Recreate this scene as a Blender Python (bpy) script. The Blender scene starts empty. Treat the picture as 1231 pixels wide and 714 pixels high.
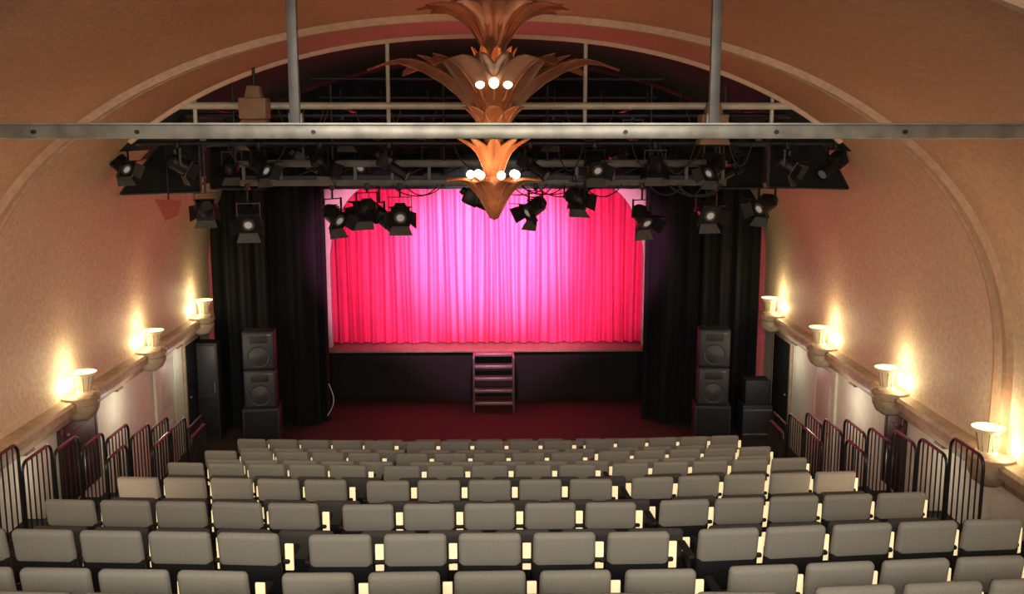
import bpy, bmesh, math, random
from mathutils import Vector, Matrix
random.seed(4)
S=bpy.context.scene
COL=S.collection
try:
    S.view_settings.view_transform='Standard'
except Exception: pass

# ---------------------------------------------------------------- materials
def mat(name, col, rough=0.6, metal=0.0, noise=0.0, nscale=20, bump=0.0, bscale=60, emis=None, estr=0, sheen=0, col2=None):
    m=bpy.data.materials.new(name); m.use_nodes=True
    nt=m.node_tree; b=nt.nodes['Principled BSDF']
    b.inputs['Base Color'].default_value=(*col,1)
    b.inputs['Roughness'].default_value=rough
    b.inputs['Metallic'].default_value=metal
    tc=nt.nodes.new('ShaderNodeTexCoord')
    if noise>0 or col2:
        n=nt.nodes.new('ShaderNodeTexNoise'); n.inputs['Scale'].default_value=nscale; n.inputs['Detail'].default_value=6
        nt.links.new(tc.outputs['Object'],n.inputs['Vector'])
        r=nt.nodes.new('ShaderNodeValToRGB')
        c2=col2 or tuple(c*(1-noise) for c in col)
        r.color_ramp.elements[0].position=0.35; r.color_ramp.elements[1].position=0.65
        r.color_ramp.elements[0].color=(*c2,1); r.color_ramp.elements[1].color=(*col,1)
        nt.links.new(n.outputs['Fac'],r.inputs['Fac']); nt.links.new(r.outputs['Color'],b.inputs['Base Color'])
    if bump>0:
        n2=nt.nodes.new('ShaderNodeTexNoise'); n2.inputs['Scale'].default_value=bscale; n2.inputs['Detail'].default_value=4
        nt.links.new(tc.outputs['Object'],n2.inputs['Vector'])
        bp=nt.nodes.new('ShaderNodeBump'); bp.inputs['Strength'].default_value=bump; bp.inputs['Distance'].default_value=0.02
        nt.links.new(n2.outputs['Fac'],bp.inputs['Height']); nt.links.new(bp.outputs['Normal'],b.inputs['Normal'])
    if emis:
        b.inputs['Emission Color'].default_value=(*emis,1); b.inputs['Emission Strength'].default_value=estr
    if sheen: b.inputs['Sheen Weight'].default_value=sheen
    return m

def plaster(name):
    # stucco: cream low on the walls, blending to darker terracotta up the vault
    m=mat(name,(0.6,0.4,0.28),0.62,bump=0.6,bscale=22)
    nt=m.node_tree; b=nt.nodes['Principled BSDF']
    tc=nt.nodes.new('ShaderNodeTexCoord'); sx=nt.nodes.new('ShaderNodeSeparateXYZ')
    nt.links.new(tc.outputs['Object'],sx.inputs[0])
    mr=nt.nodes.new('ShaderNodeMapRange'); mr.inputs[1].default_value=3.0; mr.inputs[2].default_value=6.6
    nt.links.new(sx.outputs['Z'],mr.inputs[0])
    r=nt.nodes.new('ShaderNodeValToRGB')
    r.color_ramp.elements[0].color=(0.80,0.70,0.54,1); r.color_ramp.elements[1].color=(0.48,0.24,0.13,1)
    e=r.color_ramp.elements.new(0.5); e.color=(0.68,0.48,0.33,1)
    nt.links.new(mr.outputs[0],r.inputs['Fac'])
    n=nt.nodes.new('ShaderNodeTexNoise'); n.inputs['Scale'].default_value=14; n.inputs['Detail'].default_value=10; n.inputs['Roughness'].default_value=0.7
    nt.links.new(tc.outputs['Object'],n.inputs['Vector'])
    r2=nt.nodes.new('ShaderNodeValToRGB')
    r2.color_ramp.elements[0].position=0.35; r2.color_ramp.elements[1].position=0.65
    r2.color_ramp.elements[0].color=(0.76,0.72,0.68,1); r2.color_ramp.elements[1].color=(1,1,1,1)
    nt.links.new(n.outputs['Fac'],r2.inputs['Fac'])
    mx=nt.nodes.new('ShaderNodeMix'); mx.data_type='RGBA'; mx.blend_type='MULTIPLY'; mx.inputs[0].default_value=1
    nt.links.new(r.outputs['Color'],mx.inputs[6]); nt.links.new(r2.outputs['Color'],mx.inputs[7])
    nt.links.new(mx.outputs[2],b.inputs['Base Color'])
    return m

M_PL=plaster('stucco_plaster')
M_RIB=mat('rib_plaster',(0.48,0.31,0.215),0.7,noise=0.2,nscale=14)
M_BAND=mat('pale_arch_plaster',(0.62,0.42,0.31),0.7,noise=0.15,nscale=14)
M_VOID=mat('black_painted_ceiling',(0.003,0.004,0.006),0.95,noise=0.4,nscale=3)
M_CREAM=mat('cream_paint',(0.78,0.75,0.62),0.6,noise=0.1,nscale=6)
M_CREAMD=mat('cream_door_paint',(0.68,0.65,0.55),0.5,noise=0.08,nscale=5)
M_LEDGE=mat('ledge_paint',(0.48,0.35,0.24),0.5,noise=0.25,nscale=9)
M_BLK=mat('black_drape',(0.0045,0.0055,0.0075),0.95,noise=0.5,nscale=5)
M_PINK=mat('pink_velvet',(0.82,0.040,0.15),0.7,noise=0.10,nscale=6)
M_STAGE=mat('stage_black',(0.006,0.005,0.006),0.8,noise=0.3,nscale=4)
M_WOOD=mat('stage_edge_wood',(0.36,0.26,0.18),0.5,noise=0.3,nscale=12)
M_FLOOR=mat('dark_red_carpet',(0.050,0.021,0.017),0.9,noise=0.35,nscale=30)
M_STEP=mat('dark_step_carpet',(0.016,0.012,0.012),0.9,noise=0.3,nscale=30)
M_GREY=mat('grey_fabric',(0.31,0.295,0.255),0.9,noise=0.15,nscale=120,bump=0.15,bscale=300)
M_DGREY=mat('darker_grey_fabric',(0.07,0.066,0.060),0.9,noise=0.15,nscale=120,bump=0.15,bscale=300)
M_DARK=mat('black_upholstery',(0.009,0.009,0.011),0.75,noise=0.3,nscale=60)
M_MET=mat('black_metal',(0.02,0.02,0.022),0.45,metal=0.5,noise=0.2,nscale=20)
M_RAIL=mat('railing_metal',(0.035,0.034,0.034),0.35,metal=0.5,noise=0.2,nscale=20)
M_STEEL=mat('galvanised_steel',(0.32,0.31,0.27),0.4,metal=0.5,noise=0.35,nscale=7)
M_GSTEEL=mat('dark_truss_metal',(0.14,0.135,0.13),0.5,metal=0.3,noise=0.3,nscale=7)
M_DPIPE=mat('black_pipe',(0.025,0.027,0.031),0.5,metal=0.3,noise=0.3,nscale=7)
M_WPIPE=mat('pale_pipe',(0.55,0.51,0.42),0.5,metal=0.1,noise=0.2,nscale=7)
M_TAN=mat('tan_box',(0.26,0.15,0.09),0.6,noise=0.2,nscale=8)
M_BRZ=mat('amber_bronze_leaf',(0.40,0.12,0.035),0.42,metal=0.1,noise=0.35,nscale=9)
M_BRZD=mat('dark_copper_leaf',(0.21,0.062,0.024),0.45,metal=0.1,noise=0.4,nscale=9)
M_BULB=mat('lit_bulb',(1,0.8,0.5),0.4,emis=(1,0.82,0.5),estr=7)
M_LENS=mat('spot_lens',(0.16,0.15,0.15),0.12,emis=(1,0.85,0.65),estr=0.015)
M_LENS2=mat('spot_lens_core',(0.4,0.4,0.38),0.3,emis=(1,0.9,0.75),estr=0.16)
M_URN=mat('lamp_urn_glaze',(0.80,0.66,0.44),0.5,emis=(1,0.70,0.34),estr=0.14)
M_GLOW=mat('lamp_bowl_glow',(1,0.8,0.5),0.4,emis=(1,0.80,0.46),estr=2.8)
M_GAPGLOW=mat('glowing_gap_panel',(0.85,0.70,0.46),0.6,emis=(1,0.78,0.42),estr=0.75)  # emission imitates the bright gaps between seat backs; no lamp there
M_SPK=mat('speaker_cabinet',(0.030,0.030,0.034),0.6,noise=0.2,nscale=30)
M_GRL=mat('speaker_grille',(0.07,0.07,0.08),0.5,noise=0.6,nscale=90)
M_MAR=mat('dark_maroon_panel',(0.035,0.012,0.012),0.6,noise=0.2,nscale=10)
M_ALU=mat('aluminium',(0.26,0.24,0.235),0.4,metal=0.6,noise=0.2,nscale=12)
M_CABLE=mat('cable_rubber',(0.02,0.02,0.02),0.6,noise=0.1)
M_WCAB=mat('white_cable',(0.7,0.7,0.7),0.6,noise=0.1)
M_GEL=mat('red_gel',(0.35,0.06,0.04),0.4,noise=0.1)
M_ORN=mat('grey_back_ceiling',(0.36,0.34,0.33),0.8,noise=0.2,nscale=12)

# ---------------------------------------------------------------- mesh builder
class MB:
    def __init__(s): s.bm=bmesh.new(); s.mats=[]
    def mi(s,m):
        if m not in s.mats: s.mats.append(m)
        return s.mats.index(m)
    def add(s,t,m,M=None):
        i=s.mi(m)
        for f in t.faces: f.material_index=i; f.smooth=True
        if M is not None: t.transform(M)
        bmesh.ops.recalc_face_normals(t,faces=t.faces)
        me=bpy.data.meshes.new('t'); t.to_mesh(me); t.free(); s.bm.from_mesh(me); bpy.data.meshes.remove(me)
    def box(s,c,d,m,rot=(0,0,0),bev=0,seg=2,M=None,taper=None):
        t=bmesh.new(); bmesh.ops.create_cube(t,size=1)
        for v in t.verts:
            if taper and v.co.z>0: v.co.x*=taper; v.co.y*=taper
            v.co=Vector((v.co.x*d[0],v.co.y*d[1],v.co.z*d[2]))
        if bev: bmesh.ops.bevel(t,geom=t.edges[:],offset=bev,segments=seg,profile=0.5,affect='EDGES')
        R=Matrix.Translation(c)@Matrix.Rotation(rot[2],4,'Z')@Matrix.Rotation(rot[1],4,'Y')@Matrix.Rotation(rot[0],4,'X')
        s.add(t,m,(M@R) if M else R)
    def cyl(s,p0,p1,r0,m,r1=None,seg=12,M=None,caps=True):
        r1=r0 if r1 is None else r1
        p0=Vector(p0);p1=Vector(p1);d=p1-p0
        t=bmesh.new(); bmesh.ops.create_cone(t,cap_ends=caps,segments=seg,radius1=r0,radius2=r1,depth=d.length)
        R=Matrix.Translation((p0+p1)/2)@d.to_track_quat('Z','Y').to_matrix().to_4x4()
        s.add(t,m,(M@R) if M else R)
    def sph(s,c,r,m,sc=(1,1,1),M=None,seg=12):
        t=bmesh.new(); bmesh.ops.create_uvsphere(t,u_segments=seg,v_segments=seg//2+2,radius=r)
        R=Matrix.Translation(c)@Matrix.Diagonal((*sc,1))
        s.add(t,m,(M@R) if M else R)
    def lathe(s,prof,c,m,seg=24,M=None):
        t=bmesh.new(); rings=[]
        for r,z in prof:
            rings.append([t.verts.new((r*math.cos(2*math.pi*k/seg),r*math.sin(2*math.pi*k/seg),z)) for k in range(seg)])
        for a,b in zip(rings,rings[1:]):
            for k in range(seg): t.faces.new((a[k],a[(k+1)%seg],b[(k+1)%seg],b[k]))
        R=Matrix.Translation(c); s.add(t,m,(M@R) if M else R)
    def grid(s,fn,nu,nv,m,M=None):
        t=bmesh.new(); g=[[t.verts.new(fn(i/nu,j/nv)) for j in range(nv+1)] for i in range(nu+1)]
        for i in range(nu):
            for j in range(nv): t.faces.new((g[i][j],g[i+1][j],g[i+1][j+1],g[i][j+1]))
        s.add(t,m,M)
    def tube(s,pts,r,m,seg=8,M=None):
        for a,b in zip(pts,pts[1:]):
            s.cyl(a,b,r,m,seg=seg,M=M)
        for p in pts[1:-1]: s.sph(p,r,m,M=M,seg=8)
    def prism(s,poly,ext,m,M=None):
        t=bmesh.new(); a=[t.verts.new(p) for p in poly]; b=[t.verts.new(Vector(p)+Vector(ext)) for p in poly]
        t.faces.new(a); t.faces.new(b[::-1]); n=len(a)
        for i in range(n): t.faces.new((a[i],b[i],b[(i+1)%n],a[(i+1)%n]))
        s.add(t,m,M)
    def mesh(s,name,ang=35):
        me=bpy.data.meshes.new(name); s.bm.to_mesh(me); s.bm.free()
        for m in s.mats: me.materials.append(m)
        try: me.set_sharp_from_angle(angle=math.radians(ang))
        except Exception: pass
        return me
    def obj(s,name,loc=(0,0,0),ang=35):
        o=bpy.data.objects.new(name,s.mesh(name,ang)); o.location=loc; COL.objects.link(o); return o

# ---------------------------------------------------------------- vault profile
A=5.85; Z0=3.3; Bv=4.05; NP=2.2
def prof_pt(t,off=0.0):
    th=math.pi*(1-t); c=math.cos(th); s_=math.sin(th)
    x=(A-off)*math.copysign(abs(c)**(2/NP),c); z=Z0+(Bv-off)*(abs(s_)**(2/NP))
    return x,z
def vault_z(x): return Z0+Bv*(max(0,1-(abs(x)/A)**NP))**(1/NP)
NT=72
prof=[(-A,2.35),(-A,2.8)]+[prof_pt(i/NT) for i in range(NT+1)]+[(A,2.8),(A,2.35)]

def vault(name,y0,y1,sel,mfun,ny):
    bm=bmesh.new(); mats=[]
    cols=[]
    for j in range(ny+1):
        y=y0+(y1-y0)*j/ny
        cols.append([bm.verts.new((x,y,z)) for x,z in prof])
    for j in range(ny):
        for i in range(len(prof)-1):
            x=(prof[i][0]+prof[i+1][0])/2; z=(prof[i][1]+prof[i+1][1])/2; y=y0+(y1-y0)*(j+.5)/ny
            if not sel(x,z): continue
            m=mfun(x,y,z)
            if m not in mats: mats.append(m)
            f=bm.faces.new((cols[j][i],cols[j+1][i],cols[j+1][i+1],cols[j][i+1])); f.material_index=mats.index(m); f.smooth=True
    bmesh.ops.delete(bm,geom=[v for v in bm.verts if not v.link_faces],context='VERTS')
    me=bpy.data.meshes.new(name); bm.to_mesh(me); bm.free()
    for m in mats: me.materials.append(m)
    o=bpy.data.objects.new(name,me); COL.objects.link(o); return o
def mf(x,y,z):
    if y<5.7: return M_ORN if z>6.3 else M_PL
    if y<13.0: return M_PL
    return M_VOID if z>5.95-(y-13)*0.125 else M_PL
ZS=5.0
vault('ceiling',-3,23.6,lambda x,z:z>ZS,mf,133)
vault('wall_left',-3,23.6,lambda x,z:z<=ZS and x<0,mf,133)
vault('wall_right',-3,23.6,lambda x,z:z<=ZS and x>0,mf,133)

def rib(name,y,w,d,m,zmin=2.5):
    b=MB(); t=bmesh.new()
    P=[(-(A),2.5)]+[prof_pt(i/NT) for i in range(NT+1)]+[(A,2.5)]
    Q=[(-(A-d),2.5)]+[prof_pt(i/NT,d) for i in range(NT+1)]+[(A-d,2.5)]
    PQ=[(p,q) for p,q in zip(P,Q) if p[1]>=zmin]
    Pm=[[(p[0],y-w/2,p[1]),(q[0],y-w*0.3,q[1]),(q[0],y+w*0.3,q[1]),(p[0],y+w/2,p[1])] for p,q in PQ]
    V=[[t.verts.new(p) for p in r] for r in Pm]
    for a,c in zip(V,V[1:]):
        for k in range(3): t.faces.new((a[k],c[k],c[k+1],a[k+1]))
    b.add(t,m); return b.obj(name)
rib('trim_rib',10.75,0.14,0.07,M_RIB)
rib('trim_rib',11.05,0.06,0.04,M_RIB)
rib('trim_rib',5.7,0.16,0.08,M_RIB)
rib('trim_rib',12.97,0.10,0.05,M_BAND,5.9)

b=MB(); b.box((-5.95,9.5,1.2),(0.1,27,2.5),M_CREAM); b.obj('wall_lower_left')
b=MB(); b.box((5.95,9.5,1.2),(0.1,27,2.5),M_CREAM); b.obj('wall_lower_right')
b=MB(); b.box((0,20.0,-0.05),(12,10,0.1),M_FLOOR); b.obj('floor')
b=MB(); b.box((0,-3.05,3.6),(12,0.1,8),M_CREAM); b.obj('wall_rear')

# proscenium wall with rounded opening
b=MB(); t=bmesh.new()
inner=[(-3.64,1.13)]+[(-3.64+1.2*(1-math.cos(a)),3.15+1.85*math.sin(a)) for a in [math.pi/2*k/14 for k in range(15)]]
inner+=[(-x-0.06,z) for x,z in inner[::-1]]
outer=[(-5.9,1.13),(-5.9,7.6),(5.9,7.6),(5.9,1.13)]
loop=inner+outer[::-1]
vs=[t.verts.new((x,22.75,z)) for x,z in loop]
es=[t.edges.new((vs[i],vs[(i+1)%len(vs)])) for i in range(len(vs))]
bmesh.ops.triangle_fill(t,edges=es,use_beauty=True)
b.add(t,M_CREAM)
t=bmesh.new()
va=[t.verts.new((x,22.75,z)) for x,z in inner]; vb=[t.verts.new((x,22.95,z)) for x,z in inner]
for i in range(len(inner)-1): t.faces.new((va[i],va[i+1],vb[i+1],vb[i]))
b.add(t,M_CREAM)
b.obj('wall_proscenium')
b=MB(); b.box((0,23.65,4),(12,0.1,8.2),M_VOID); b.obj('wall_stage_back')

# stage
b=MB()
b.box((0,23.08,0.56),(11.76,0.96,1.12),M_STAGE)
b.box((-0.03,22.85,1.145),(7.5,0.9,0.05),M_WOOD,bev=0.012)
b.box((-0.03,22.40,1.14),(7.5,0.04,0.05),M_WOOD,bev=0.01)
for x in (-3.6,-1.8,0,1.8,3.6): b.box((x,22.58,0.55),(0.04,0.03,1.05),M_DARK)
b.obj('stage_platform')

# pink curtain
b=MB()
def pf(u,v):
    x=-3.85+7.7*u
    w=math.sin(x*19.5+1.9*math.sin(x*2.1)+0.8*math.sin(x*5.7))+0.28*math.sin(x*47+v*2)
    amp=0.080*(0.8+0.3*(1-v))
    return (x+0.02*math.sin(v*3+x*5),23.14+amp*w,1.19+3.9*v)
b.grid(pf,620,14,M_PINK)
b.obj('stage_curtain')

def drape(name,x0,x1,z0,z1,y,amp=0.06,fr=20,n=160):
    b=MB()
    zf=(lambda x:vault_z(x)-0.06) if z1 is None else (lambda x:z1)
    def f(u,v):
        x=x0+(x1-x0)*u
        w=math.sin(x*fr+1.3*math.sin(x*2.3))+0.4*math.sin(x*fr*2.3)
        return (x,y+amp*w*(1.2-0.4*v),z0+(max(zf(x),z0+0.02)-z0)*v)
    b.grid(f,n,6,M_BLK)
    if z1 is not None: b.cyl((x0,y,z1),(x1,y,z1),0.03,M_MET)
    return b.obj(name)
drape('black_drape',-5.8,-3.40,0.0,6.0,20.75)
drape('black_drape',3.28,5.75,0.0,6.0,20.75)
drape('black_drape',-4.8,-3.55,0.0,5.8,20.4,0.07,13)
drape('black_drape',3.6,4.6,0.0,5.8,20.4,0.07,13)
drape('black_drape',-5.35,-4.5,0.0,5.7,20.25,0.06,17)
drape('black_drape',4.4,5.2,0.0,5.7,20.25,0.06,17)
drape('black_border',-5.3,5.3,4.93,None,21.1,0.05,16,260)
drape('black_border',-5.1,5.1,5.75,None,17.5,0.05,16,260)

# ---------------------------------------------------------------- ledges + lamps
for sgn,nm in ((-1,'left'),(1,'right')):
    b=MB()
    P=[(5.9,2.18),(5.78,2.18),(5.74,2.26),(5.74,2.30),(5.62,2.36),(5.62,2.46),(5.66,2.50),(5.9,2.50)]
    P=[(sgn*x,-3,z) for x,z in P]
    b.prism(P,(0,23.2,0),M_LEDGE)
    b.obj('trim_ledge_'+nm)

LY=[19.4,16.4,13.5,10.65,7.8,5.0,2.2]
def lamp(sgn,y):
    b=MB()
    pr=[(0.0,-0.24),(0.10,-0.23),(0.19,-0.17),(0.245,-0.06),(0.255,0.0),(0.235,0.01),(0.235,0.05),(0.265,0.06),(0.265,0.11),(0.24,0.125),(0.0,0.125)]
    b.lathe(pr,(0,0,0),M_LEDGE,28)
    pr=[(0.0,0.125),(0.115,0.125),(0.115,0.16),(0.085,0.18),(0.088,0.26),(0.10,0.34),(0.13,0.39),(0.175,0.43),(0.18,0.45),(0.165,0.445),(0.11,0.40),(0.0,0.38)]
    c=(-sgn*0.06,0,0)
    b.lathe(pr,c,M_URN,28)
    for k in range(10):
        a=2*math.pi*k/10
        b.cyl((c[0]+0.087*math.cos(a),0.087*math.sin(a),0.18),(c[0]+0.128*math.cos(a),0.128*math.sin(a),0.39),0.007,M_LEDGE,seg=5)
    b.sph((c[0],0,0.41),0.055,M_GLOW)
    o=b.obj('sconce_lamp',(sgn*5.66,y,2.42))
    for dz,dx,dy,e in ((0.25,0.08,0.16,5),(0.25,0.08,-0.16,5),(0.58,-0.08,0,9)):
        l=bpy.data.lights.new('sconce_light','POINT'); l.energy=e; l.color=(1,0.76,0.42); l.shadow_soft_size=0.05
        lo=bpy.data.objects.new('bulb_light',l); COL.objects.link(lo); lo.parent=o; lo.location=(sgn*dx,dy,dz)
for sgn in (-1,1):
    for y in LY: lamp(sgn,y)

# ---------------------------------------------------------------- seating tiers  (y, drop of seat top below eye, offset row)
ROWS=[(4.95,2.43,1),(5.8,2.69,0),(6.7,2.82,0),(7.5,3.13,1),(8.28,3.21,0),(9.1,3.50,1),(9.95,3.6,0),(10.75,3.86,1),(11.55,3.99,0),(12.3,4.20,1),(13.1,4.35,0),(14.0,4.60,1),(14.85,4.74,0),(15.7,5.02,1),(16.6,5.27,0)]
def fz(i): return 5.27-ROWS[i][1]
b=MB()
for i,(y,h,o) in enumerate(ROWS[:-1]):
    ya=y-0.15 if i else -3.0
    yb=ROWS[i+1][0]-0.15
    b.box((0,(ya+yb)/2,fz(i)/2-0.03),(11.8,yb-ya,fz(i)+0.06),M_STEP)
    b.box((0,yb-0.015,fz(i)-0.01),(11.8,0.03,0.03),M_MET)
b.obj('floor_seating_tiers')

def seatmesh(name,fab):
    b=MB()
    b.box((0,0.02,0.74),(0.445,0.075,0.275),fab,rot=(math.radians(9),0,0),bev=0.036,seg=4)
    b.box((0,0.045,0.735),(0.42,0.06,0.26),M_DARK,rot=(math.radians(9),0,0),bev=0.025,seg=3)
    b.box((0,0.05,0.53),(0.45,0.07,0.28),M_DARK,rot=(math.radians(9),0,0),bev=0.03,seg=3)
    b.box((0,0.28,0.44),(0.43,0.42,0.09),M_DARK,rot=(math.radians(4),0,0),bev=0.035,seg=3)
    for sx in (-0.245,0.245):
        b.box((sx,0.16,0.31),(0.035,0.06,0.62),M_MET,bev=0.008)
        b.box((sx,0.22,0.63),(0.055,0.30,0.035),M_DARK,bev=0.014,seg=3)
        b.box((sx,0.20,0.02),(0.05,0.30,0.04),M_MET,bev=0.008)
    b.cyl((-0.23,0.16,0.36),(0.23,0.16,0.36),0.02,M_MET)
    b.box((0.2655,0.10,0.66),(0.06,0.02,0.20),M_GAPGLOW,bev=0.004)  # added self-glowing strip in the gap beside the backrest
    return b.mesh(name)
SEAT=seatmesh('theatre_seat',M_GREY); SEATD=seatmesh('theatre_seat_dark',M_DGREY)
for i,(y,h,off) in enumerate(ROWS):
    xs=[]
    for k in range(-2,3): xs.append((k*0.531,0))
    for k in range(5):
        xs.append((1.72+k*0.497,1)); xs.append((-1.72-k*0.497,-1))
    dark=i in (3,5,7)  # half-hidden rows get the darker fabric to set the rows apart
    for x,sd in xs:
        if off: x=x+0.26
        if off and x>3.85: continue
        dy=0; rz=0
        if sd: dy=0.03+0.05*(abs(x)-1.5)*1.3; rz=math.radians(4)*sd
        if i==len(ROWS)-1: dy=0; rz=0
        o=bpy.data.objects.new('theatre_seat',SEATD if dark else SEAT); COL.objects.link(o)
        o.location=(x,y+dy,fz(i)); o.rotation_euler=(0,0,rz+random.uniform(-.02,.02))

# ---------------------------------------------------------------- railings
def railing(x,y0,L,z0,H=1.08):
    b=MB(); r=0.12
    pts=[(0,0,0)]+[(0,0,H-r)]
    for k in range(1,6):
        a=math.pi/2*k/5; pts.append((0,r-r*math.cos(a),H-r+r*math.sin(a)))
    for k in range(0,6):
        a=math.pi/2*k/5; pts.append((0,L-r+r*math.sin(a),H-r+r*math.cos(a)))
    pts.append((0,L,0))
    b.tube(pts,0.019,M_RAIL)
    b.cyl((0,0,0.12),(0,L,0.12),0.013,M_RAIL,seg=8)
    nb=int(L/0.115)
    for k in range(1,nb):
        yy=L*k/nb; b.cyl((0,yy,0.12),(0,yy,H-0.01),0.009,M_RAIL,seg=6)
    for yy in (0,L): b.box((0,yy,0.01),(0.09,0.09,0.02),M_RAIL)
    b.obj('aisle_railing',(x,y0,z0))
for sgn in (-1,1):
    for i in range(2,15):
        y=ROWS[i][0]; L=(ROWS[i+1][0]-y if i<14 else 1.0)-0.06
        if i in (5,): continue
        railing(sgn*5.15,y-0.12,L,fz(i),1.12)
    for i in (8,10,12):
        y=ROWS[i][0]; L=ROWS[i+1][0]-y-0.06
        railing(sgn*4.55,y-0.12,L,fz(i),1.0)

# ---------------------------------------------------------------- doors / side details
def door(name,sgn,y0,y1,z0,z1,m,frame=M_CREAM):
    b=MB(); x=sgn*5.87
    b.box((x,(y0+y1)/2,(z0+z1)/2),(0.04,y1-y0,z1-z0),m,bev=0.008)
    for yy in (y0-0.05,y1+0.05): b.box((x,yy,(z0+z1)/2),(0.05,0.09,z1-z0),frame,bev=0.01)
    b.box((x,(y0+y1)/2,z1+0.04),(0.05,y1-y0+0.2,0.09),frame,bev=0.01)
    for zz in (z0+(z1-z0)*0.28,z0+(z1-z0)*0.72): b.box((x-sgn*0.02,(y0+y1)/2,zz),(0.02,(y1-y0)*0.7,(z1-z0)*0.3),m,bev=0.008)
    b.sph((x-sgn*0.05,y0+0.1,z0+1.0),0.025,M_STEEL)
    b.obj(name)
door('door_1',-1,17.2,18.1,0.01,2.05,M_CREAMD)
door('door_2',1,16.3,17.2,0.01,2.05,M_CREAMD)
door('door_3',-1,18.9,19.9,0.01,2.05,M_VOID,M_LEDGE)
door('dark_doorway_4',1,18.8,19.9,0.01,2.05,M_VOID,M_LEDGE)  # black panel stands in for the shade inside an open doorway
door('dark_opening_5',-1,13.3,14.4,1.0,2.12,M_MAR,M_MAR)  # flat maroon panel stands in for a dark opening in the wall
door('door_6',1,13.5,14.0,1.0,2.12,M_MAR,M_MAR)
b=MB(); b.box((0,0,1.0),(0.42,0.4,2.0),M_SPK,bev=0.02); b.box((0,-0.21,1.5),(0.36,0.02,0.9),M_GRL,bev=0.01); b.box((0,-0.21,0.5),(0.36,0.02,0.8),M_DARK,bev=0.01); b.box((0.15,-0.23,1.1),(0.02,0.03,0.2),M_STEEL); b.obj('storage_cabinet',(-5.60,19.6,0))
b=MB(); b.box((0,0,0.35),(0.6,0.5,0.7),M_SPK,bev=0.02)
for z in (0.1,0.6): b.box((0,-0.252,z),(0.58,0.02,0.03),M_STEEL)
b.box((0,0,0.95),(0.5,0.4,0.5),M_SPK,bev=0.02); b.obj('equipment_case',(5.4,19.5,0))
def ledge_fill(sgn,y,e):  # invented fixture with a fill lamp, brightens the wall under the ledge
    b=MB(); b.box((0,0,0),(0.10,0.24,0.04),M_STEEL,bev=0.012); b.box((0,0,-0.02),(0.08,0.2,0.02),M_URN,bev=0.008)
    o=b.obj('ledge_fill_fixture',(sgn*5.82,y,2.155))
    l=bpy.data.lights.new('ledge_fill_lamp','POINT'); l.energy=e; l.color=(1,0.92,0.74); l.shadow_soft_size=0.08
    lo=bpy.data.objects.new('ledge_fill_light',l); COL.objects.link(lo); lo.parent=o; lo.location=(-sgn*0.45,0,-0.25)
for sgn in (-1,1):
    for y,e in ((12.2,6),(15.3,12),(18.4,10)): ledge_fill(sgn,y,e)

# ---------------------------------------------------------------- speakers
def speaker(x,y,rz):
    b=MB()
    b.box((0,0,0.36),(0.72,0.62,0.72),M_SPK,bev=0.02)
    b.box((0,-0.315,0.36),(0.64,0.02,0.62),M_DARK,bev=0.01)
    for z in (1.10,1.88):
        b.box((0,0,z),(0.62,0.45,0.75),M_SPK,bev=0.02)
        b.lathe([(0.0,0.05),(0.10,0.03),(0.19,0.0),(0.21,0.01)],(0,0,0),M_GRL,24,M=Matrix.Translation((0,-0.245,z-0.12))@Matrix.Rotation(math.radians(90),4,'X'))
        b.box((0,-0.23,z),(0.56,0.02,0.69),M_GRL,bev=0.008)
        b.box((0,-0.245,z+0.22),(0.34,0.02,0.13),M_SPK,bev=0.008)
        b.box((0.2,-0.245,z+0.31),(0.08,0.01,0.03),M_STEEL)
    b.box((0,0,1.49),(0.5,0.4,0.02),M_MET)
    o=b.obj('loudspeaker_stack',(x,y,0)); o.rotation_euler=(0,0,rz)
speaker(-4.55,19.45,math.radians(6)); speaker(4.50,19.45,math.radians(-6))

# ---------------------------------------------------------------- stage steps
b=MB()
for s_ in (-0.44,0.44):
    b.tube([(s_,0,0.02),(s_,0.05,1.22)],0.022,M_ALU)
    b.tube([(s_,0,0.02),(s_,1.0,0.02),(s_,1.0,1.15),(s_,0.05,1.22)],0.022,M_ALU)
    b.cyl((s_,0,0.2),(s_,0.98,1.1),0.02,M_ALU)
for k in range(5):
    z=0.20+k*0.235; y=0.04+k*0.18
    b.box((0,y+0.12,z),(0.88,0.24,0.035),M_ALU,bev=0.008)
    b.box((0,y,z-0.02),(0.88,0.02,0.06),M_ALU,bev=0.005)
b.obj('stage_stairs',(0.10,21.30,0))
def cable(name,pts,r,m):
    c=bpy.data.curves.new(name,'CURVE'); c.dimensions='3D'; c.bevel_depth=r; c.bevel_resolution=2
    sp=c.splines.new('NURBS'); sp.points.add(len(pts)-1)
    for p,q in zip(sp.points,pts): p.co=(*q,1)
    sp.use_endpoint_u=True; sp.order_u=3
    c.materials.append(m); o=bpy.data.objects.new(name,c); COL.objects.link(o); return o
cable('white_cable',[(-3.40,20.6,0.85),(-3.30,20.45,0.7),(-3.27,20.45,0.5),(-3.35,20.45,0.3),(-3.42,20.45,0.2)],0.010,M_WCAB)

# ---------------------------------------------------------------- steel bar across hall
b=MB()
b.box((0,7.0,6.14),(9.3,0.06,0.095),M_STEEL,bev=0.008)
b.box((0,7.0,6.195),(9.3,0.11,0.012),M_STEEL)
for x in (-3.1,-2.4,-1.2,0.95,2.0,2.9):
    b.cyl((x,6.94,6.14),(x,7.06,6.14),0.014,M_MET)
for x in (-1.34,1.58):
    b.box((x,7.06,6.72),(0.07,0.05,1.15),M_GSTEEL,bev=0.006)
    b.box((x,7.09,6.2),(0.10,0.06,0.14),M_GSTEEL,bev=0.008)
b.obj('steel_lighting_beam')

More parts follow.
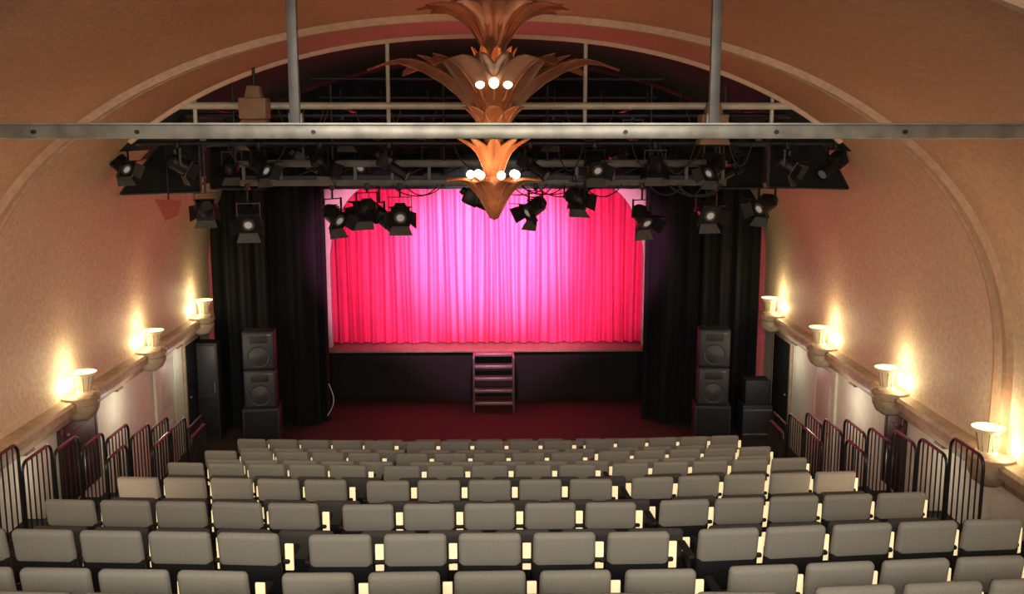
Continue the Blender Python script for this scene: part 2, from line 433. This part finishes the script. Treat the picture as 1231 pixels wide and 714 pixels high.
# ---------------------------------------------------------------- rig
b=MB()
def bar(p0,p1,r,m): b.cyl(p0,p1,r,m,seg=10)
bar((-4.2,13.0,6.46),(3.95,13.0,6.46),0.045,M_WPIPE)
bar((-4.6,13.9,6.35),(4.3,13.9,6.35),0.035,M_DPIPE)
bar((-4.9,13.4,5.98),(4.9,13.4,5.98),0.03,M_DPIPE)
bar((-4.7,14.3,5.95),(4.7,14.3,5.95),0.03,M_DPIPE)
for x,zt in ((-3.75,6.75),(-1.28,7.3),(1.25,7.3),(3.68,6.75)):
    bar((x,13.05,6.1),(x,13.05,zt-0.05),0.026,M_WPIPE)
for x in (-3.4,-2.1,-0.6,0.8,2.2,3.2):
    bar((x,13.6,5.7),(x,13.6,6.75),0.018,M_DPIPE)
for x in (-3.7,-1.9,0.0,1.9,3.7):
    bar((x,13.0,6.46),(x,14.6,6.40),0.025,M_DPIPE)
for z in (5.46,5.71):
    for y in (13.4,13.85):
        b.box((-0.05,y,z),(6.5,0.05,0.085),M_GSTEEL,bev=0.006)
b.box((-0.05,13.44,5.50),(6.45,0.02,0.10),M_DPIPE)
for k in range(14):
    x=-3.25+6.4*k/13
    b.box((x,13.62,5.46),(0.04,0.45,0.04),M_DPIPE); b.box((x,13.62,5.70),(0.04,0.45,0.04),M_DPIPE)
    b.box((x,13.4,5.58),(0.04,0.03,0.24),M_GSTEEL)
    if k<13:
        bar((x,13.85,5.47),(x+0.49,13.85,5.69),0.012,M_DPIPE)
for z,y in ((6.9,15.0),(6.65,15.6)):
    bar((-2.6,y,z),(2.6,y,z),0.02,M_DPIPE)
for x in (-2.8,-2.2,-1.6,-.9,-.3,.4,1.0,1.7,2.4,2.9):
    bar((x,15.2,5.9),(x,15.2,6.75),0.012,M_DPIPE)
b.obj('lighting_truss')
def flat(name,pts,y):
    b=MB(); P=[(x,y,z) for x,z in pts]; b.prism(P,(0,0.03,0),M_BLK)
    for p,q in zip(P,P[1:]+P[:1]): b.cyl(p,q,0.02,M_MET,seg=6)
    b.obj(name)
flat('masking_flat',[(-3.9,5.33),(-4.98,5.30),(-4.80,5.52),(-4.4,5.95),(-3.9,6.0)],13.65)
flat('masking_flat',[(3.85,5.38),(4.95,5.36),(4.80,5.62),(4.50,6.0),(3.85,6.05)],13.65)
flat('masking_flat',[(-4.1,5.3),(-3.3,5.3),(-3.3,6.1),(-4.1,6.1)],14.9)
flat('masking_flat',[(4.1,5.3),(3.2,5.3),(3.2,6.1),(4.1,6.1)],14.9)
def hoist(x,z):
    b=MB(); b.box((0,0,0),(0.34,0.3,0.26),M_TAN,bev=0.02); b.box((0,0,0.2),(0.22,0.22,0.16),M_TAN,bev=0.02,taper=0.7)
    b.box((0,0,-0.19),(0.42,0.34,0.12),M_TAN,bev=0.03,taper=0.75)
    b.cyl((0,0,0.25),(0,0,0.5),0.02,M_MET); b.tube([(-0.1,0,-0.24),(-0.1,0,-0.36)],0.012,M_MET); b.tube([(0.1,0,-0.24),(0.1,0,-0.36)],0.012,M_MET)
    b.obj('chain_hoist',(x,12.75,z))
hoist(-2.92,6.42); hoist(2.85,6.22)

def spotlight(x,y,z,hang,pan,tilt,kind=0,sc=1.0):
    b=MB(); R=Matrix.Rotation(pan,4,'Z')@Matrix.Rotation(tilt,4,'X')@Matrix.Scale(sc,4)
    if kind==0:
        b.cyl((0,-0.13,0),(0,0.10,0),0.125,M_MET,seg=20,M=R)
        b.cyl((0,0.10,0),(0,0.17,0),0.125,M_MET,r1=0.08,seg=20,M=R)
        b.cyl((0,-0.16,0),(0,-0.13,0),0.14,M_MET,seg=20,M=R)
        b.box((0,-0.16,0),(0.29,0.02,0.29),M_MET,M=R)
        b.cyl((0,-0.177,0),(0,-0.165,0),0.10,M_LENS,seg=20,M=R)
        b.cyl((0,-0.182,0),(0,-0.175,0),0.055,M_LENS2,seg=16,M=R)
        for rr in (0.075,0.09): b.lathe([(rr,0),(rr+0.006,0.004),(rr+0.010,0)],(0,0,0),M_MET,20,M=R@Matrix.Translation((0,-0.178,0))@Matrix.Rotation(math.pi/2,4,'X'))
        for k in range(4):
            F=R@Matrix.Rotation(k*math.pi/2,4,'Y')
            w0,w1=(0.13,0.18) if k%2==0 else (0.11,0.13)
            out=0.09; ln=0.16
            b.prism([(-w0,-0.17,0.145),(w0,-0.17,0.145),(w1,-0.17-ln*0.8,0.145+out),(-w1,-0.17-ln*0.8,0.145+out)],(0,0.006,0.006),M_MET if k!=2 else M_GSTEEL,M=F)
        for k in range(3): b.box((0,0.0+k*0.05-0.04,0.13),(0.16,0.015,0.02),M_MET,M=R)
    else:
        b.cyl((0,-0.32,0),(0,-0.02,0),0.08,M_MET,seg=18,M=R)
        b.cyl((0,-0.35,0),(0,-0.31,0),0.095,M_MET,seg=18,M=R)
        b.cyl((0,-0.357,0),(0,-0.35,0),0.075,M_LENS,seg=18,M=R)
        b.box((0,0.08,0.02),(0.22,0.24,0.24),M_MET,bev=0.03,M=R)
        b.cyl((0,0.2,0.05),(0,0.27,0.07),0.06,M_MET,seg=12,M=R)
    Y=Matrix.Rotation(pan,4,'Z')@Matrix.Scale(sc,4)
    w=0.17; top=0.24
    for s_ in (-w,w):
        b.box((s_,0,top/2),(0.012,0.035,top+0.03),M_MET,M=Y)
        b.cyl((s_*0.85,0,0),(s_*1.1,0,0),0.025,M_MET,seg=8,M=Y)
    b.box((0,0,top),(2*w,0.035,0.014),M_MET,M=Y)
    h=max(hang-z,top*sc+0.05)
    b.cyl((0,0,top*sc),(0,0,h),0.014,M_MET,seg=8)
    b.box((0,0,h-0.02),(0.06,0.06,0.09),M_MET,bev=0.01)
    b.obj('theatre_spotlight',(x,y,z))
rd=math.radians
low=[(-3.20,4.98,0,10,25),(-2.08,5.04,0,50,30),(-1.62,5.12,0,-150,25),(-1.50,4.96,1,70,35),(-1.18,5.06,0,5,20),(-0.17,5.22,1,95,25),(0.63,5.14,0,-55,30),(1.15,5.27,0,150,20),(2.06,5.02,0,30,40),(2.93,5.09,0,12,25)]
for x,z,k,p,t in low: spotlight(x,13.35 if x!=-1.50 else 13.75,z,5.43,rd(p),rd(t),k,sc=0.88)
spotlight(-3.77,13.4,5.12,5.95,rd(200),rd(20),0,sc=0.85)
spotlight(3.76,13.4,5.17,5.95,rd(-60),rd(25),0,sc=0.88)
up=[(-4.80,5.72,0,60),(-4.45,5.66,1,80),(-4.05,5.72,0,120),(-3.6,5.66,0,200),(-3.0,5.70,0,60),(-2.6,5.72,1,100),(-2.2,5.72,0,150),(-1.75,5.70,0,-20),(-1.3,5.7,1,80),(-0.8,5.72,0,190),(0.55,5.70,1,60),(0.95,5.72,0,140),(1.4,5.70,0,15),(1.8,5.7,1,-75),(2.2,5.7,0,170),(2.6,5.68,1,110),(3.0,5.66,0,-55),(3.5,5.6,1,-80),(3.95,5.7,0,60),(4.3,5.68,0,-120),(4.6,5.72,1,-60)]
for k,(x,z,kd,p) in enumerate(up):
    y=13.2 if k%2==0 else 14.2
    spotlight(x,y,z,5.98,rd(p),rd(30),kd,sc=0.8)
for x,z,kd,p in [(-4.1,6.12,1,60),(-3.5,6.12,0,150),(3.3,6.1,0,60),(3.95,6.1,1,-60),(-2.0,6.1,0,170),(2.0,6.1,1,170),(0.9,6.1,0,190),(-0.9,6.1,1,160)]:
    spotlight(x,13.9,z,6.35,rd(p),rd(15),kd,sc=0.8)
b=MB(); b.prism([(0.18,0,0.1),(-0.18,0,0.12),(-0.05,0,-0.17),(0.12,0,-0.1)],(0,0.01,0),M_GEL); b.cyl((0,0.02,0.1),(0,0.02,0.85),0.012,M_MET); b.obj('red_gel_frame',(-4.30,13.5,5.12))
for k in range(26):
    x0=random.uniform(-4,3.4); x1=x0+random.uniform(0.3,0.8); z0=random.choice([5.97,6.4,5.44]); y=13.34 if z0<6.2 else 12.97
    dp=0.15 if z0<5.6 else 0.35
    cable('lighting_cable',[(x0,y,z0),(x0+0.05,y-0.03,z0-dp*0.6),((x0+x1)/2,y-0.04,z0-dp*random.uniform(0.9,1.3)),(x1-0.05,y-0.03,z0-dp*.6),(x1,y,z0)],0.009,M_CABLE)

# ---------------------------------------------------------------- chandelier
root=bpy.data.objects.new('leaf_chandelier',None); COL.objects.link(root); root.location=(0.05,9.0,0)
def petal(path,w,m,ang,b,cup=0.25):
    n=14
    def interp(t):
        k=t*(len(path)-1); i=min(int(k),len(path)-2); f=k-i
        P=[path[max(i-1,0)],path[i],path[i+1],path[min(i+2,len(path)-1)]]
        r=[]
        for d in (0,1):
            a,b_,c,e=[p[d] for p in P]
            r.append(0.5*((2*b_)+(-a+c)*f+(2*a-5*b_+4*c-e)*f*f+(-a+3*b_-3*c+e)*f**3))
        return r
    def fn(u,v):
        r,z=interp(u); s_=v*2-1
        ww=w*(math.sin(math.pi*min(1,(u*0.80+0.16)))**0.8)*(1 if u<0.98 else 0.25)
        ww=min(ww,0.03+r*0.62)
        x=s_*ww; r2=r-cup*abs(s_)**1.5*ww*0.9
        z2=z+abs(s_)*ww*0.25
        return (r2,x,z2)
    b.grid(fn,n,6,m,M=Matrix.Rotation(ang,4,'Z'))
    pts=[]
    for k in range(9):
        r,z=interp(k/8); pts.append((r+0.006,0,z))
    M=Matrix.Rotation(ang,4,'Z')
    for a,c in zip(pts,pts[1:]): b.cyl(a,c,0.006,m,seg=5,M=M)
def tier(name,specs):
    b=MB()
    for path,w,m,n,ph in specs:
        for k in range(n): petal(path,w,m,2*math.pi*(k+ph)/n,b)
    o=b.obj(name,ang=60); o.parent=root
    sol=o.modifiers.new('sol','SOLIDIFY'); sol.thickness=0.006
tier('upper_leaves',[([(0.05,6.74),(0.13,6.92),(0.28,7.10),(0.50,7.19),(0.66,7.19)],0.15,M_BRZD,12,0),
                     ([(0.05,6.72),(0.12,6.95),(0.22,7.12),(0.36,7.2)],0.12,M_BRZ,10,0.5)])
tier('middle_leaves',[([(0.06,6.06),(0.20,6.32),(0.46,6.56),(0.82,6.72),(1.10,6.66)],0.19,M_BRZD,7,0.75),
                      ([(0.06,6.10),(0.18,6.38),(0.38,6.60),(0.74,6.78)],0.13,M_BRZD,7,0.75+0.33),
                      ([(0.06,6.10),(0.18,6.38),(0.38,6.60),(0.74,6.78)],0.13,M_BRZD,7,0.75-0.33),
                      ([(0.05,6.02),(0.12,6.16),(0.19,6.28),(0.28,6.36)],0.10,M_BRZ,7,0.25),
                      ([(0.03,6.35),(0.07,6.5),(0.12,6.68),(0.20,6.87)],0.08,M_BRZ,9,0)])
tier('lower_leaves',[([(0.015,5.36),(0.09,5.48),(0.17,5.60),(0.30,5.70),(0.45,5.71)],0.10,M_BRZD,8,0.5),
                     ([(0.02,5.38),(0.08,5.50),(0.12,5.60),(0.17,5.67)],0.07,M_BRZ,8,0),
                     ([(0.05,5.70),(0.10,5.84),(0.18,5.98),(0.33,6.08)],0.08,M_BRZ,10,0.5)])
b=MB()
b.lathe([(0.0,5.34),(0.03,5.38),(0.06,5.5),(0.08,5.7),(0.07,5.85),(0.055,6.0),(0.09,6.2),(0.11,6.5),(0.08,6.7),(0.05,6.85),(0.10,7.05),(0.16,7.2),(0.26,7.28),(0.26,7.31)],(0,0,0),M_BRZ,20)
st=b.obj('stem'); st.parent=root
b=MB()
for k in (0,3,4):
    for da,r_ in ((-0.30,0.40),(0,0.43),(0.30,0.40)):
        a=2*math.pi*k/7-math.pi/2+da
        b.sph((r_*math.cos(a),r_*math.sin(a),6.545),0.042,M_BULB,sc=(1,1,1.1))
        b.tube([(0.12*math.cos(a),0.12*math.sin(a),6.36),(r_*0.8*math.cos(a),r_*0.8*math.sin(a),6.42),(r_*math.cos(a),r_*math.sin(a),6.50)],0.010,M_BRZ)
for k in range(7):
    a=2*math.pi*k/7-math.pi/2+0.3; b.sph((0.21*math.cos(a),0.21*math.sin(a),5.76),0.038,M_BULB); b.cyl((0.15*math.cos(a),0.15*math.sin(a),5.67),(0.2*math.cos(a),0.2*math.sin(a),5.73),0.02,M_BRZ)
bo=b.obj('bulbs'); bo.parent=root
for k in range(4):
    a=math.pi/4+k*math.pi/2
    for z,e in ((6.60,4),(5.82,3)):
        l=bpy.data.lights.new('chandelier_light','POINT'); l.energy=e; l.color=(1,0.55,0.25); l.shadow_soft_size=0.05
        lo=bpy.data.objects.new('chandelier_light',l); COL.objects.link(lo); lo.parent=root; lo.location=(0.3*math.cos(a),0.3*math.sin(a),z)

# ---------------------------------------------------------------- lights
def aim(o,t): o.rotation_euler=(Vector(t)-o.location).to_track_quat('-Z','Y').to_euler()
def spot(name,loc,tgt,e,col,size,blend=0.8,soft=0.15):
    l=bpy.data.lights.new(name,'SPOT'); l.energy=e; l.color=col; l.spot_size=rd(size); l.spot_blend=blend; l.shadow_soft_size=soft
    o=bpy.data.objects.new(name,l); COL.objects.link(o); o.location=loc; aim(o,tgt); return o
def area(name,loc,tgt,e,col,sx,sy):
    l=bpy.data.lights.new(name,'AREA'); l.shape='RECTANGLE'; l.size=sx; l.size_y=sy; l.energy=e; l.color=col
    o=bpy.data.objects.new(name,l); COL.objects.link(o); o.location=loc; aim(o,tgt); return o
spot('stage_spot',(0.3,14.5,5.2),(0.0,23.1,3.5),17000,(1,0.92,0.97),31,1.0,0.2)
spot('stage_spot',(-1.2,14.5,5.2),(-1.4,23.1,3.0),4500,(1,0.5,0.75),28,1.0,0.2)
spot('stage_spot',(1.2,14.5,5.2),(1.4,23.1,3.0),4500,(1,0.5,0.75),28,1.0,0.2)
spot('stage_spot',(-2.4,15.0,5.2),(-2.3,23.1,3.2),2700,(1,0.28,0.55),33,0.5,0.2)
spot('stage_spot',(2.4,15.0,5.2),(2.2,23.1,3.2),2700,(1,0.28,0.55),33,0.5,0.2)
spot('stage_spot',(0,15.0,5.2),(0,23.1,2.5),3000,(1,0.40,0.65),38,0.6,0.2)
spot('floor_spot',(0.0,14.2,5.2),(0.0,20.3,0.0),320,(1,0.16,0.16),42,1.0)
area('fill_light',(0,-1.6,6.7),(0,9,3.9),410,(1,0.88,0.72),4,1.0)  # unseen fill added behind the camera, lights seat backs and walls
spot('fill_light',(-1.6,3.0,6.9),(-1.5,13,0.6),430,(1,0.92,0.80),65,1.0,0.4)  # this pair: added fill spots on the seat rows, no fixture
spot('fill_light',(1.6,3.0,6.9),(1.5,13,0.6),430,(1,0.92,0.80),65,1.0,0.4)
area('fill_uplight',(-4.9,9.5,2.9),(0,9.5,7.5),66,(1,0.68,0.42),0.3,8)  # this pair: added fill without fixtures, lifts walls and vault
area('fill_uplight',(4.9,9.5,2.9),(0,9.5,7.5),66,(1,0.68,0.42),0.3,8)
spot('wall_fill',(0.8,7.2,6.0),(-5.8,13.8,3.6),360,(1,0.84,0.62),65,1.0,0.4)  # this pair: unseen spots added to brighten the side walls
spot('wall_fill',(-0.8,7.2,6.0),(5.8,13.8,3.6),360,(1,0.84,0.62),65,1.0,0.4)

w=bpy.data.worlds.new('hall_world'); S.world=w; w.use_nodes=True
w.node_tree.nodes['Background'].inputs[0].default_value=(0.5,0.4,0.35,1); w.node_tree.nodes['Background'].inputs[1].default_value=0.03

cam=bpy.data.cameras.new('camera'); cam.sensor_width=36; cam.lens=35.0; cam.clip_end=200
co=bpy.data.objects.new('camera',cam); COL.objects.link(co); co.location=(0,0,6.15)
co.rotation_euler=(rd(90-9.5),0,rd(-1.35)); S.camera=co
